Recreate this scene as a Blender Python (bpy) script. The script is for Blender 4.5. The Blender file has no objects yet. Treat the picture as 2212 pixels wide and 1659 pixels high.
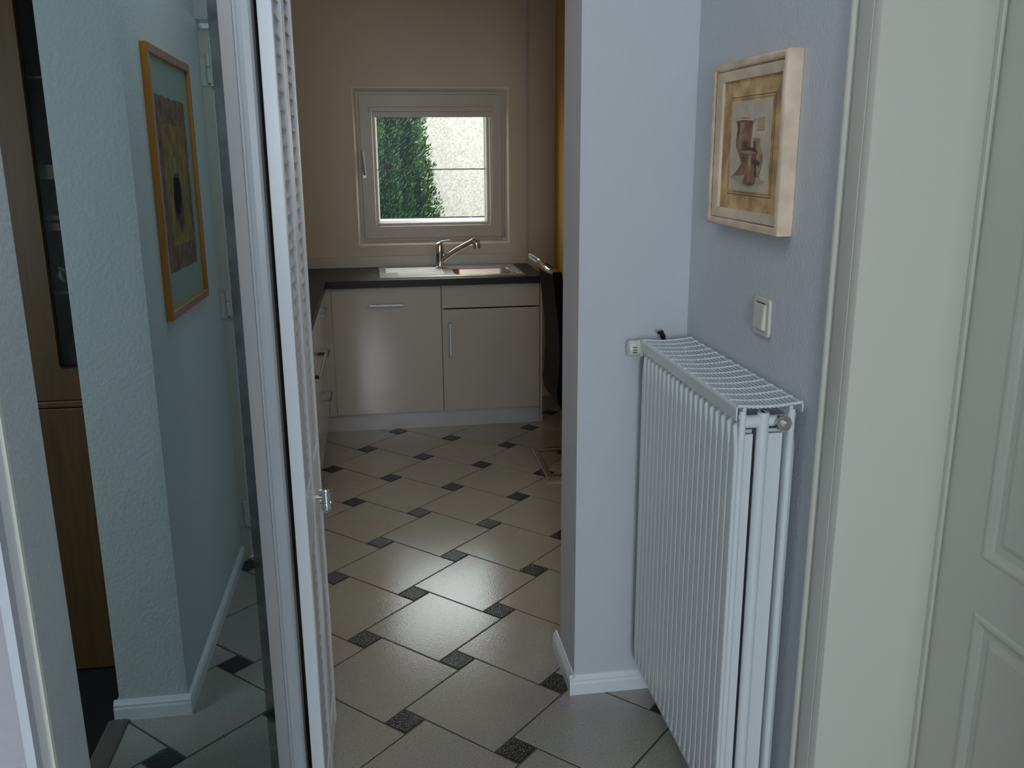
import bpy, bmesh, math, random
from mathutils import Vector, Matrix
random.seed(7)
S = bpy.context.scene
COL = S.collection
PI = math.pi

# ------------------------------------------------------------------ materials
def nodes(m):
    m.use_nodes = True
    return m.node_tree.nodes, m.node_tree.links, m.node_tree.nodes['Principled BSDF']

def mat(name, col, rough=.5, metal=0., bump=0., bscale=80., bdet=3., spec=.5, mottle=0., mscale=8., coat=0., transmission=0., dist=.004):
    m = bpy.data.materials.new(name)
    n, l, b = nodes(m)
    c = (*col, 1)
    b.inputs['Base Color'].default_value = c
    b.inputs['Roughness'].default_value = rough
    b.inputs['Metallic'].default_value = metal
    b.inputs['Specular IOR Level'].default_value = spec
    b.inputs['Coat Weight'].default_value = coat
    b.inputs['Coat Roughness'].default_value = .05
    b.inputs['Transmission Weight'].default_value = transmission
    tc = n.new('ShaderNodeTexCoord')
    if mottle:
        t = n.new('ShaderNodeTexNoise'); t.inputs['Scale'].default_value = mscale; t.inputs['Detail'].default_value = 4
        l.new(tc.outputs['Object'], t.inputs['Vector'])
        r = n.new('ShaderNodeValToRGB')
        r.color_ramp.elements[0].position = .35; r.color_ramp.elements[1].position = .65
        r.color_ramp.elements[0].color = (*[v*(1-mottle) for v in col], 1)
        r.color_ramp.elements[1].color = (*[min(1, v*(1+mottle)) for v in col], 1)
        l.new(t.outputs['Fac'], r.inputs['Fac']); l.new(r.outputs['Color'], b.inputs['Base Color'])
    if bump:
        t = n.new('ShaderNodeTexNoise'); t.inputs['Scale'].default_value = bscale; t.inputs['Detail'].default_value = bdet
        l.new(tc.outputs['Object'], t.inputs['Vector'])
        bp = n.new('ShaderNodeBump'); bp.inputs['Strength'].default_value = bump; bp.inputs['Distance'].default_value = dist
        l.new(t.outputs['Fac'], bp.inputs['Height']); l.new(bp.outputs['Normal'], b.inputs['Normal'])
    return m

def wood(name, c1, c2, rough=.4, scale=(30, 30, 2)):
    m = bpy.data.materials.new(name)
    n, l, b = nodes(m)
    tc = n.new('ShaderNodeTexCoord'); mp = n.new('ShaderNodeMapping'); mp.inputs['Scale'].default_value = scale
    t = n.new('ShaderNodeTexNoise'); t.inputs['Scale'].default_value = 1.5; t.inputs['Detail'].default_value = 6; t.inputs['Distortion'].default_value = .6
    r = n.new('ShaderNodeValToRGB'); r.color_ramp.elements[0].color = (*c1, 1); r.color_ramp.elements[1].color = (*c2, 1)
    r.color_ramp.elements[0].position = .3; r.color_ramp.elements[1].position = .7
    l.new(tc.outputs['Object'], mp.inputs['Vector']); l.new(mp.outputs['Vector'], t.inputs['Vector'])
    l.new(t.outputs['Fac'], r.inputs['Fac']); l.new(r.outputs['Color'], b.inputs['Base Color'])
    b.inputs['Roughness'].default_value = rough
    return m

def speckle(name, base, dark, light, rough, scale=330., bump=.15):
    m = bpy.data.materials.new(name)
    n, l, b = nodes(m)
    tc = n.new('ShaderNodeTexCoord')
    t = n.new('ShaderNodeTexNoise'); t.inputs['Scale'].default_value = scale; t.inputs['Detail'].default_value = 2
    l.new(tc.outputs['Object'], t.inputs['Vector'])
    r = n.new('ShaderNodeValToRGB'); e = r.color_ramp.elements
    e[0].position = .30; e[0].color = (*dark, 1); e[1].position = .42; e[1].color = (*base, 1)
    x = e.new(.62); x.color = (*base, 1); x = e.new(.75); x.color = (*light, 1)
    l.new(t.outputs['Fac'], r.inputs['Fac'])
    t2 = n.new('ShaderNodeTexNoise'); t2.inputs['Scale'].default_value = 5; t2.inputs['Detail'].default_value = 3
    l.new(tc.outputs['Object'], t2.inputs['Vector'])
    mx = n.new('ShaderNodeMix'); mx.data_type = 'RGBA'; mx.blend_type = 'MULTIPLY'; mx.inputs['Factor'].default_value = .25
    l.new(r.outputs['Color'], mx.inputs['A']); l.new(t2.outputs['Color'], mx.inputs['B'])
    l.new(mx.outputs['Result'], b.inputs['Base Color'])
    b.inputs['Roughness'].default_value = rough; b.inputs['Specular IOR Level'].default_value = 1.0
    t3 = n.new('ShaderNodeTexNoise'); t3.inputs['Scale'].default_value = 160
    l.new(tc.outputs['Object'], t3.inputs['Vector'])
    bp = n.new('ShaderNodeBump'); bp.inputs['Strength'].default_value = bump; bp.inputs['Distance'].default_value = .002
    l.new(t3.outputs['Fac'], bp.inputs['Height']); l.new(bp.outputs['Normal'], b.inputs['Normal'])
    return m

def thinglass(name, tint=(.95, .98, .96), refl=.06):
    m = bpy.data.materials.new(name); m.use_nodes = True
    n = m.node_tree.nodes; l = m.node_tree.links; n.clear()
    o = n.new('ShaderNodeOutputMaterial'); mix = n.new('ShaderNodeMixShader'); mix.inputs[0].default_value = refl
    t = n.new('ShaderNodeBsdfTransparent'); t.inputs[0].default_value = (*tint, 1)
    g = n.new('ShaderNodeBsdfGlossy'); g.inputs['Roughness'].default_value = .01
    l.new(t.outputs[0], mix.inputs[1]); l.new(g.outputs[0], mix.inputs[2]); l.new(mix.outputs[0], o.inputs[0])
    return m

M = {}
M['wall_blue'] = mat('paint_lavender', (.60, .63, .675), .9, bump=.6, bscale=120, dist=.003)
M['wall_left'] = mat('paint_cool_white', (.62, .68, .70), .9, bump=.45, bscale=95, dist=.005)
M['wall_kitchen'] = mat('paint_cream', (.60, .54, .465), .85, bump=.15, bscale=150, dist=.002)
M['wall_orange'] = mat('paint_orange', (.55, .30, .07), .85, bump=.15, bscale=150, dist=.002)
M['ceiling'] = mat('paint_ceiling', (.75, .75, .74), .9)
M['white'] = mat('white_lacquer', (.80, .855, .91), .28, bump=.03, bscale=220)
M['white_cream'] = mat('cream_lacquer', (.655, .655, .59), .35, bump=.02, bscale=220)
M['white_grey'] = mat('warm_white_lacquer', (.66, .66, .66), .4)
M['slat'] = mat('slat_shaded', (.52, .50, .53), .45)  # white door's slats: their shade is put into this darker colour
M['rubber_and_shade'] = mat('black_rubber_and_shade', (.012, .014, .022), .6)  # gasket black, also used for the shade strip beside the mirror
M['radiator'] = mat('radiator_enamel', (.72, .77, .80), .32)
M['plastic'] = mat('cream_plastic', (.66, .65, .56), .35)
M['plastic_white'] = mat('white_plastic', (.72, .74, .70), .35)
M['tile'] = speckle('stone_tile', (.45, .432, .385), (.13, .13, .13), (.56, .545, .50), .17, 260)
M['tile_dark'] = speckle('dark_stone_tile', (.014, .014, .015), (.006, .006, .007), (.045, .045, .045), .24, 260, .9)
M['tile_dark'].node_tree.nodes['Principled BSDF'].inputs['Specular IOR Level'].default_value = .6
M['grout'] = mat('grout', (.10, .09, .075), .9)
M['carpet'] = mat('dark_carpet', (.012, .013, .015), 1, bump=.6, bscale=400)
M['cab_gloss'] = mat('cream_gloss_front', (.48, .45, .415), .12, spec=.32)
M['cab_side'] = mat('cream_carcass', (.50, .48, .45), .4)
M['plinth'] = mat('plinth_white', (.47, .48, .50), .25)
M['worktop'] = mat('dark_worktop', (.016, .015, .014), .38, spec=.25, bump=.1, bscale=300, dist=.001, mottle=.3, mscale=200)
M['steel'] = mat('brushed_steel', (.62, .60, .57), .28, 1.)
M['chrome'] = mat('chrome', (.75, .75, .76), .08, 1.)
M['handle'] = mat('satin_handle', (.34, .34, .34), .35, 1.)
M['black'] = mat('black_gloss', (.01, .01, .011), .15)
M['leather'] = mat('black_leather', (.004, .004, .004), .5, spec=.06, bump=.2, bscale=120)
M['mirror'] = mat('mirror_silver', (.52, .61, .60), .0, 1.)
M['mirror_dark'] = mat('mirror_dark_silver', (.26, .30, .30), .09, 1., mottle=.25, mscale=14)  # darker, slightly rougher mirror metal with mottling
M['oak'] = wood('oak', (.095, .048, .018), (.14, .074, .030))
M['cherry'] = wood('dark_cherry', (.10, .045, .025), (.14, .065, .035))
M['frame_orange'] = wood('orange_beech', (.62, .22, .03), (.80, .34, .06), .3)
M['frame_shaded'] = wood('shaded_beech', (.26, .08, .04), (.34, .11, .05), .3)  # shaded copy of the orange beech, for the frame front
M['mat_green'] = mat('passepartout_grey', (.42, .47, .44), .9)
M['art_brown'] = mat('art_brown', (.25, .125, .085), .9, mottle=.4, mscale=25)
M['art_ochre'] = mat('art_ochre', (.36, .20, .055), .9, mottle=.35, mscale=16)
M['art_plum'] = mat('art_plum', (.13, .075, .065), .9, mottle=.4, mscale=60)
M['art_pale'] = mat('art_pale', (.34, .34, .27), .9)
M['frame_cream'] = mat('distressed_cream_wood', (.74, .59, .44), .6, bump=.1, bscale=60, mottle=.16, mscale=14)
M['frame_streak'] = mat('frame_brown_groove', (.36, .25, .14), .7, mottle=.5, mscale=60)
M['p_ochre'] = mat('painted_ochre_field', (.62, .41, .20), .8, mottle=.35, mscale=18)
M['p_line'] = mat('painted_brown_line', (.23, .13, .06), .8)
M['p_cream'] = mat('painted_cream_field', (.62, .53, .42), .8, mottle=.14, mscale=16)
M['p_vase'] = mat('painted_terracotta', (.26, .14, .09), .8, mottle=.5, mscale=28)
M['p_vase2'] = mat('painted_clay', (.40, .27, .19), .8, mottle=.4, mscale=24)
M['p_green'] = mat('painted_leaf', (.06, .08, .05), .8)
M['p_shadow'] = mat('painted_umber', (.16, .10, .06), .8)
M['p_grey'] = mat('painted_grey', (.44, .39, .32), .8)
M['pvc'] = mat('window_pvc', (.44, .405, .35), .35)
M['reveal'] = mat('plaster_reveal', (.82, .77, .70), .8)
M['plaster_out'] = mat('rough_render', (.41, .385, .345), .95, bump=.5, bscale=60, bdet=8, dist=.008, mottle=.20, mscale=55)
M['alu'] = mat('outer_sill', (.6, .6, .58), .5)
M['soil'] = mat('soil', (.10, .08, .05), 1, mottle=.3)
M['bark'] = mat('bark', (.06, .04, .025), .9)
M['glass'] = thinglass('window_glass', refl=.035)
M['glass_pic'] = thinglass('picture_glass', (.93, .95, .93), .04)
M['glassware'] = thinglass('cut_glass', (.80, .88, .86), .35)
def leafmat():
    m = bpy.data.materials.new('thuja_leaf'); n, l, b = nodes(m)
    g = n.new('ShaderNodeNewGeometry')
    r = n.new('ShaderNodeValToRGB'); e = r.color_ramp.elements
    e[0].color = (.003, .018, .008, 1); e[1].color = (.11, .20, .045, 1)
    x = e.new(.55); x.color = (.026, .095, .032, 1)
    l.new(g.outputs['Random Per Island'], r.inputs['Fac']); l.new(r.outputs['Color'], b.inputs['Base Color'])
    b.inputs['Roughness'].default_value = .8; b.inputs['Specular IOR Level'].default_value = .08
    return m
M['leaf'] = leafmat()

# ------------------------------------------------------------------ mesh builder
class MB:
    def __init__(s): s.v = []; s.f = []; s.mi = []; s.cur = 0
    def add(s, vs, fs):
        k = len(s.v); s.v += [tuple(v) for v in vs]
        for f in fs: s.f.append(tuple(i+k for i in f)); s.mi.append(s.cur)
        return s
    def box(s, x0, x1, y0, y1, z0, z1):
        x0, x1 = min(x0, x1), max(x0, x1); y0, y1 = min(y0, y1), max(y0, y1); z0, z1 = min(z0, z1), max(z0, z1)
        return s.add([(x0,y0,z0),(x1,y0,z0),(x1,y1,z0),(x0,y1,z0),(x0,y0,z1),(x1,y0,z1),(x1,y1,z1),(x0,y1,z1)],
                     [(3,2,1,0),(4,5,6,7),(0,1,5,4),(1,2,6,5),(2,3,7,6),(3,0,4,7)])
    def prism(s, pts, axis, a, b):
        """extrude closed 2-D outline along an axis; pts in the other two axes, in order (x,y,z without axis)"""
        def P(p, t):
            q = list(p); q.insert(axis, t); return tuple(q)
        n = len(pts)
        vs = [P(p, a) for p in pts]+[P(p, b) for p in pts]
        fs = [tuple(range(n))[::-1], tuple(range(n, 2*n))]+[(i, (i+1) % n, n+(i+1) % n, n+i) for i in range(n)]
        return s.add(vs, fs)
    def ring(s, outer, inner, axis, a, b):
        """frame between two loops with the same number of points"""
        def P(p, t):
            q = list(p); q.insert(axis, t); return tuple(q)
        n = len(outer)
        vs = [P(p, a) for p in outer]+[P(p, a) for p in inner]+[P(p, b) for p in outer]+[P(p, b) for p in inner]
        fs = []
        for i in range(n):
            j = (i+1) % n
            fs += [(i, j, n+j, n+i), (2*n+i, 3*n+i, 3*n+j, 2*n+j), (i, 2*n+i, 2*n+j, j), (n+i, n+j, 3*n+j, 3*n+i)]
        return s.add(vs, fs)
    def rect_ring(s, o, i, axis, a, b):
        O = [(o[0], o[2]), (o[1], o[2]), (o[1], o[3]), (o[0], o[3])]; I = [(i[0], i[2]), (i[1], i[2]), (i[1], i[3]), (i[0], i[3])]
        return s.ring(O, I, axis, a, b)
    def moulding(s, rect, prof, axis, sign=1):
        """profile swept round a rectangle with mitred corners. prof: list of (inset, height)"""
        a0, a1, b0, b1 = rect; n = len(prof); vs = []
        for (d, h) in prof:
            for p in ((a0+d, b0+d), (a1-d, b0+d), (a1-d, b1-d), (a0+d, b1-d)):
                q = list(p); q.insert(axis, h); vs.append(tuple(q))
        fs = [(4*k+i, 4*k+(i+1) % 4, 4*k+4+(i+1) % 4, 4*k+4+i) for k in range(n-1) for i in range(4)]
        return s.add(vs, fs)
    def tube(s, pts, r, seg=12, caps=True):
        pts = [Vector(p) for p in pts]; R = r if isinstance(r, (list, tuple)) else [r]*len(pts); vs = []
        t0 = (pts[1]-pts[0]).normalized(); up = Vector((0, 0, 1)) if abs(t0.z) < .9 else Vector((1, 0, 0))
        n = t0.cross(up).normalized()
        for k, p in enumerate(pts):
            t = (pts[min(k+1, len(pts)-1)]-pts[max(k-1, 0)]).normalized()
            n = (n-t*n.dot(t)).normalized(); b = t.cross(n)
            for j in range(seg):
                a = 2*PI*j/seg; vs.append(p+(n*math.cos(a)+b*math.sin(a))*R[k])
        fs = [(k*seg+j, k*seg+(j+1) % seg, (k+1)*seg+(j+1) % seg, (k+1)*seg+j) for k in range(len(pts)-1) for j in range(seg)]
        if caps: fs += [tuple(range(seg))[::-1], tuple((len(pts)-1)*seg+j for j in range(seg))]
        return s.add(vs, fs)
    def lathe(s, prof, c=(0, 0, 0), ax='z', seg=28):
        """prof: (radius, height) list"""
        vs = []
        for r, h in prof:
            for j in range(seg):
                a = 2*PI*j/seg; u, w = r*math.cos(a), r*math.sin(a)
                p = (u, w, h) if ax == 'z' else ((h, u, w) if ax == 'x' else (w, h, u))
                vs.append((c[0]+p[0], c[1]+p[1], c[2]+p[2]))
        n = len(prof)
        fs = [(k*seg+j, k*seg+(j+1) % seg, (k+1)*seg+(j+1) % seg, (k+1)*seg+j) for k in range(n-1) for j in range(seg)]
        fs += [tuple(range(seg))[::-1], tuple((n-1)*seg+j for j in range(seg))]
        return s.add(vs, fs)
    def build(s, name, m, parent=None, smooth=False, bevel=0, loc=None, weld=False):
        me = bpy.data.meshes.new(name)
        o0 = Vector(loc) if loc else Vector((0, 0, 0))
        if parent and not loc: o0 = PO.get(parent.name, Vector((0, 0, 0)))
        me.from_pydata([tuple(Vector(v)-o0) for v in s.v], [], s.f)
        ms = m if isinstance(m, (list, tuple)) else [m]
        for x in ms: me.materials.append(x)
        for p, i in zip(me.polygons, s.mi): p.material_index = i
        bm = bmesh.new(); bm.from_mesh(me)
        if weld: bmesh.ops.remove_doubles(bm, verts=bm.verts, dist=1e-5)
        bmesh.ops.recalc_face_normals(bm, faces=bm.faces); bm.to_mesh(me); bm.free()
        o = bpy.data.objects.new(name, me); COL.objects.link(o)
        if parent: o.parent = parent
        if loc and not parent: o.location = loc
        PO[o.name] = o0
        if smooth:
            for p in me.polygons: p.use_smooth = True
            try: me.set_sharp_from_angle(angle=math.radians(40))
            except Exception: pass
        if bevel:
            b = o.modifiers.new('bevel', 'BEVEL'); b.width = bevel; b.segments = 2; b.limit_method = 'ANGLE'
            b.angle_limit = math.radians(50)
        return o
PO = {}
def thing(name, loc, label, cat, group=None):
    o = bpy.data.objects.new(name, None); COL.objects.link(o); o.location = loc; o.empty_display_size = .1
    PO[o.name] = Vector(loc); tag(o, label, cat, group); return o
def tag(o, label, cat, group=None, kind=None):
    o['label'] = label; o['category'] = cat
    if group: o['group'] = group
    if kind: o['kind'] = kind
    return o
def struct(o, label, cat):
    o['kind'] = 'structure'; o['label'] = label; o['category'] = cat; return o

def rrect(a0, a1, b0, b1, r, k=6):
    pts = []
    for cx, cy, s0 in ((a1-r, b1-r, 0), (a0+r, b1-r, 90), (a0+r, b0+r, 180), (a1-r, b0+r, 270)):
        for j in range(k+1):
            a = math.radians(s0+90*j/k); pts.append((cx+r*math.cos(a), cy+r*math.sin(a)))
    return pts
def rmatch(a0, a1, b0, b1, k=6):
    pts = []
    for cx, cy in ((a1, b1), (a0, b1), (a0, b0), (a1, b0)): pts += [(cx, cy)]*(k+1)
    return pts

# ------------------------------------------------------------------ camera
yaw, pitch, roll, F = -.149982422, .254880997, -.00724510812, 1938.34511
f = Vector((-math.sin(yaw)*math.cos(pitch), math.cos(yaw)*math.cos(pitch), -math.sin(pitch)))
r = Vector((math.cos(yaw), math.sin(yaw), 0)); u = r.cross(f)
r2 = r*math.cos(roll)+u*math.sin(roll); u2 = u*math.cos(roll)-r*math.sin(roll)
cd = bpy.data.cameras.new('camera'); cam = bpy.data.objects.new('camera', cd); COL.objects.link(cam)
cd.sensor_width = 36; cd.lens = 36*F/2212; cd.clip_start = .02
cam.matrix_world = Matrix(((r2.x, u2.x, -f.x, 0), (r2.y, u2.y, -f.y, 0), (r2.z, u2.z, -f.z, 1.6), (0, 0, 0, 1)))
S.camera = cam

# ------------------------------------------------------------------ floor (pinwheel tiling laid as real tiles)
OX, OY, A0, LP = .147968791, 3.84558309, -.54255279, .347845912
sb = LP*math.cos(math.atan(.2476)); tb = LP*math.sin(math.atan(.2476))
ang = A0-math.atan(.2476)
e1 = Vector((math.cos(ang), math.sin(ang))); e2 = Vector((-math.sin(ang), math.cos(ang)))
gr = .0032
fl = MB()
org = Vector((OX, OY))-e1*(sb+tb/2)-e2*(tb/2)
def quad(u0, u1, w0, w1, z, mi, base, bev):
    fl.cur = mi
    P = lambda a, b, zz: (*(base+e1*a+e2*b), zz)
    vs = [P(u0, w0, z-.002), P(u1, w0, z-.002), P(u1, w1, z-.002), P(u0, w1, z-.002),
          P(u0+bev, w0+bev, z), P(u1-bev, w0+bev, z), P(u1-bev, w1-bev, z), P(u0+bev, w1-bev, z)]
    fl.add(vs, [(4, 5, 6, 7), (0, 1, 5, 4), (1, 2, 6, 5), (2, 3, 7, 6), (3, 0, 4, 7)])
for i in range(-34, 35):
    for j in range(-34, 35):
        b = org+e1*(i*sb-j*(-tb))+e2*(i*tb-j*sb)
        if -1.4 < b.x < 1.6 and -3.6 < b.y < 6.0:
            quad(gr, sb-gr, gr, sb-gr, 0, 0, b, .0012)
            quad(sb+gr, sb+tb-gr, gr, tb-gr, 0, 1, b, .0012)
fl.cur = 2
fl.add([(-2, -3.6, -.0018), (2, -3.6, -.0018), (2, 6.3, -.0018), (-2, 6.3, -.0018)], [(0, 1, 2, 3)])
me = bpy.data.meshes.new('floor'); me.from_pydata(fl.v, [], fl.f)
for x in ('tile', 'tile_dark', 'grout'): me.materials.append(M[x])
for p, i in zip(me.polygons, fl.mi): p.material_index = i
bm = bmesh.new(); bm.from_mesh(me)
for co, no in (((-.823, 0, 0), (-1, 0, 0)), ((1.2, 0, 0), (1, 0, 0)), ((0, -3.4, 0), (0, -1, 0)), ((0, 5.8, 0), (0, 1, 0))):
    bmesh.ops.bisect_plane(bm, geom=bm.verts[:]+bm.edges[:]+bm.faces[:], plane_co=co, plane_no=no, clear_outer=True)
bm.to_mesh(me); bm.free()
o = bpy.data.objects.new('floor', me); COL.objects.link(o)
struct(o, 'grey beige stone tile floor with small dark square inserts', 'floor')
o = MB().box(-3.2, -.823, -3.4, 3.7, -.02, .004).build('floor', M['carpet'])
struct(o, 'dark carpet in the side room behind the left wall end', 'carpet floor')

# ------------------------------------------------------------------ room shell
H = 2.6
o = MB().box(-.80, -.608, -3.3, 1.655, 0, H).build('wall_left', M['wall_left'])
struct(o, 'rough textured pale wall with free end beside the carpet room', 'wall')
o = MB().box(-1.0, -.237, 2.10, 2.56, 0, H).build('wall_mirror', M['wall_left'])
struct(o, 'pale wall behind the tall mirror left of the kitchen opening', 'wall')
o = MB().box(.54, 1.2, 2.355, 2.562, 0, H).build('wall_front', M['wall_blue'])
struct(o, 'lavender white wall stub right of the kitchen opening', 'wall')
o = MB().box(-.237, .54, 2.355, 2.56, 2.12, H).build('wall_header', M['wall_blue'])
struct(o, 'wall above the kitchen opening', 'wall')
w = MB().box(.85, 1.10, 1.50, 2.355, 0, H).box(.85, 1.10, -3.3, .60, 0, H).box(.85, 1.10, .60, 1.50, 2.06, H)
struct(w.build('wall_right', M['wall_blue']), 'lavender wall with radiator, framed picture and light switch', 'wall')
struct(MB().box(-3.2, 1.3, -3.5, -3.3, 0, H).build('wall_back', M['wall_left']), 'wall behind the camera', 'wall')
struct(MB().box(-3.35, -3.2, -3.5, 3.75, 0, H).build('wall_side', M['wall_left']), 'far wall of the carpet room', 'wall')
struct(MB().box(-3.35, 1.4, -3.5, 6.05, H, H+.15).build('ceiling', M['ceiling']), 'white ceiling', 'ceiling')
struct(MB().box(-1.0, -.93, 2.56, 5.75, 0, H).build('wall_kitchen_left', M['wall_kitchen']), 'kitchen wall behind the left counter', 'wall')
struct(MB().box(1.147, 1.3, 2.562, 5.75, 0, H).build('wall_kitchen_right', M['wall_orange']), 'orange painted kitchen wall at the right', 'wall')
WX0, WX1, WZ0, WZ1 = -.092, .852, 1.03, 1.968
w = MB().rect_ring((-1.1, 1.3, 0, H), (WX0, WX1, WZ0, WZ1), 1, 5.72, 6.0)
struct(w.build('wall_kitchen_back', M['wall_kitchen']), 'cream kitchen wall with the small window above the sink', 'wall')
struct(MB().box(-3.2, -1.0, 3.6, 3.75, 0, H).build('wall_side_end', M['wall_left']), 'end wall of the carpet room', 'wall')
# splayed plaster edge strip round the window opening
w = MB().moulding((WX0-.004, WX1+.004, WZ0-.004, WZ1+.004), [(0, 5.716), (.004, 5.717), (.022, 5.795), (.004, 5.80)], 1)
struct(w.build('trim_1', M['reveal']), 'pale reveal strip round the kitchen window opening', 'window reveal')
# seam strip on back wall + upstand behind worktop
struct(MB().box(.966, .978, 5.712, 5.72, .895, 2.6).build('trim_2', mat('seam_grey', (.42, .42, .43), .5)), 'thin grey vertical strip on the kitchen wall right of the window', 'strip')

# ------------------------------------------------------------------ baseboards
BP = [(0, 0), (.015, 0), (.015, .036), (.012, .043), (.013, .048), (.008, .054), (.004, .060), (0, .061)]
def base_y(x0, x1, y, sgn, name, label):      # runs along x, attached to plane y, protrudes sgn
    b = MB(); b.prism([(y+sgn*d, h) for d, h in BP], 0, x0, x1)
    return struct(b.build(name, M['white']), label, 'baseboard')
def base_x(y0, y1, x, sgn, name, label, m='white'):
    b = MB(); b.prism([(x+sgn*d, h) for d, h in BP], 1, y0, y1)
    return struct(b.build(name, M[m]), label, 'baseboard')
base_y(.524, .85, 2.355, -1, 'baseboard_front', 'white baseboard on the wall stub behind the radiator')
base_x(2.3405, 2.62, .54, -1, 'baseboard_opening', 'white baseboard round the right side of the kitchen opening')
base_x(1.50, 2.34, .85, -1, 'baseboard_right', 'white baseboard under the radiator')
base_y(-.815, -.597, 1.655, 1, 'baseboard_left_end', 'white baseboard on the end of the left wall, seen in the mirror')
base_x(.55, 1.655, -.612, 1, 'baseboard_left', 'white baseboard along the left wall under the orange framed picture')
base_x(1.0, 1.655, -.80, -1, 'baseboard_side', 'white baseboard turning into the carpet room')
o = MB().prism([(-.835, 0), (-.831, .004), (-.82, .007), (-.785, .007), (-.776, .004), (-.772, 0)], 1, 1.672, 2.035).build('trim_3', mat('threshold', (.15, .14, .13), .6))
struct(o, 'grey brown threshold strip between tiles and dark carpet', 'threshold strip')

# ------------------------------------------------------------------ door leaf beside the camera on the left (seen in mirror and at the left edge)
d = MB().box(-.5738, -.2225, .527, .545, 0.006, 2.03)
dl = d.build('door_2', mat('leaf_white', (.80, .82, .84), .4))
struct(dl, 'narrow white door leaf on three hinges, seen in the mirror', 'door')
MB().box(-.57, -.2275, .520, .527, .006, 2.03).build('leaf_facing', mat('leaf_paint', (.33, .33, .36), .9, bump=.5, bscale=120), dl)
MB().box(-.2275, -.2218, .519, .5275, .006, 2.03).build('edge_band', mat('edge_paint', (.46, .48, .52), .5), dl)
MB().prism([(-.2225, .541), (-.2205, .542), (-.2205, .546), (-.226, .548), (-.228, .545), (-.2225, .545)], 2, .006, 2.03).build('edge_bead', M['white_cream'], dl)
fr = MB().box(-.608, -.574, .44, .553, 0, 2.07).box(-.574, -.19, .44, .553, 2.035, 2.07)
fr = fr.build('trim_4', M['white_cream']); struct(fr, 'pale frame of the narrow white door', 'door frame')
for z in (1.88, 1.02, .15):
    h = MB().lathe([(.0065, z), (.0065, z+.055)], (-.581, .560, 0), seg=14)
    h.box(-.612, -.583, .5545, .5565, z-.01, z+.09).box(-.578, -.545, .546, .5575, z-.01, z+.03).lathe([(.0075, z+.057), (.0075, z+.10)], (-.581, .560, 0), seg=14)
    h.build('hinge', M['plastic_white'], dl, smooth=True)
o = MB().box(-.612, -.15, .50, .60, 2.095, 2.20).build('trim_5', M['white_grey']); struct(o, 'white boxed casing above the narrow door', 'lintel')

# ------------------------------------------------------------------ tall mirror with white frame
mr = thing('framed_mirror', (-.55, 2.06, .0), 'tall mirror in a white frame left of the kitchen opening', 'mirror')
MB().box(-.815, -.30, 2.055, 2.060, .05, 2.36).build('mirror_glass', M['mirror'], mr)
MB().box(-.322, -.300, 2.0536, 2.055, .05, 2.36).build('dark_edge', M['mirror_dark'], mr)['label'] = 'darker and less sharp strip along the right edge of the mirror'  # strip of darker, rougher mirror metal next to the right stile
fm = MB()
def stile(x_in, s):     # s=+1 right stile
    pr = [(x_in, 2.056), (x_in, 2.046), (x_in+s*.0015, 2.0445), (x_in+s*.0285, 2.0445), (x_in+s*.0295, 2.0475), (x_in+s*.0355, 2.0475),
          (x_in+s*.0365, 2.034), (x_in+s*.041, 2.029), (x_in+s*.050, 2.0275), (x_in+s*.064, 2.0285), (x_in+s*.0695, 2.032), (x_in+s*.0705, 2.038), (x_in+s*.0705, 2.075), (x_in, 2.075)]
    fm.prism(pr[:5]+[(x_in+s*.0295, 2.075), (x_in, 2.075)], 2, .0, 2.40)
    MB().prism([(x_in+s*.0297, 2.075), (x_in+s*.0297, 2.0475)]+pr[5:13], 2, .0, 2.40).build('outer_bead', M['white'], mr, bevel=.0012)
stile(-.301, 1); stile(-.812, -1)
fm.box(-.812, -.301, 2.040, 2.075, 0, .055).box(-.812, -.301, 2.040, 2.075, 2.355, 2.40).box(-.812, -.301, 2.0615, 2.075, .05, 2.36)
fm.build('mirror_frame', M['white_grey'], mr, bevel=.0012)
mr.rotation_euler = (-.0112, 0, -.003)
o = MB().box(-.237, -.229, 2.10, 2.33, 0, 2.12).build('trim_6', M['rubber_and_shade'])  # black strip added to paint the shade of the unlit gap
struct(o, 'added black strip painting the shade in the gap between mirror frame and louvred door', 'shade strip')

# ------------------------------------------------------------------ louvred folding door
def louvre_leaf(y0, y1, label, which):
    t = thing('louvred_door', (-.184, (y0+y1)/2, .0), label, 'louvred door', 'folding louvred door leaves')
    xb, xf = -.198, -.170
    zt = 2.10
    sw = .030
    MB().box(xb, xf, y0, y0+sw, .012, zt).build('stile', M['white'], t, bevel=.002)
    MB().box(xb, xf, y1-sw, y1, .012, zt).build('stile', M['white'], t, bevel=.002)
    for a, b in ((.012, .11), (.716, .858), (zt-.09, zt)):
        MB().box(xb+.002, xf-.002, y0+sw, y1-sw, a, b).build('rail', M['white'], t, bevel=.001)
    for a, b in ((.11, .716), (.858, zt-.09)):
        n = int((b-a)/.0355); p = (b-a)/n
        for k in range(n):
            z = a+(k+.5)*p
            L = MB(); pr = []
            for dx, dz in ((-.0135, .0215), (-.0105, .0225), (.0085, -.017), (.0075, -.021), (.005, -.0205), (-.0135, .0155)):
                pr.append(((xb+xf)/2+dx, z+dz))
            L.prism([(q[0], q[1]) for q in pr], 1, y0+sw-.003, y1-sw+.003)
            L.build('slat', M['slat'], t)
    return t
l1 = louvre_leaf(1.850, 2.088, 'nearer white louvred door leaf right beside the mirror frame', 0)
l2 = louvre_leaf(2.094, 2.334, 'farther white louvred door leaf at the kitchen opening, carrying the chrome knob', 1)
k = MB()
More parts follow.
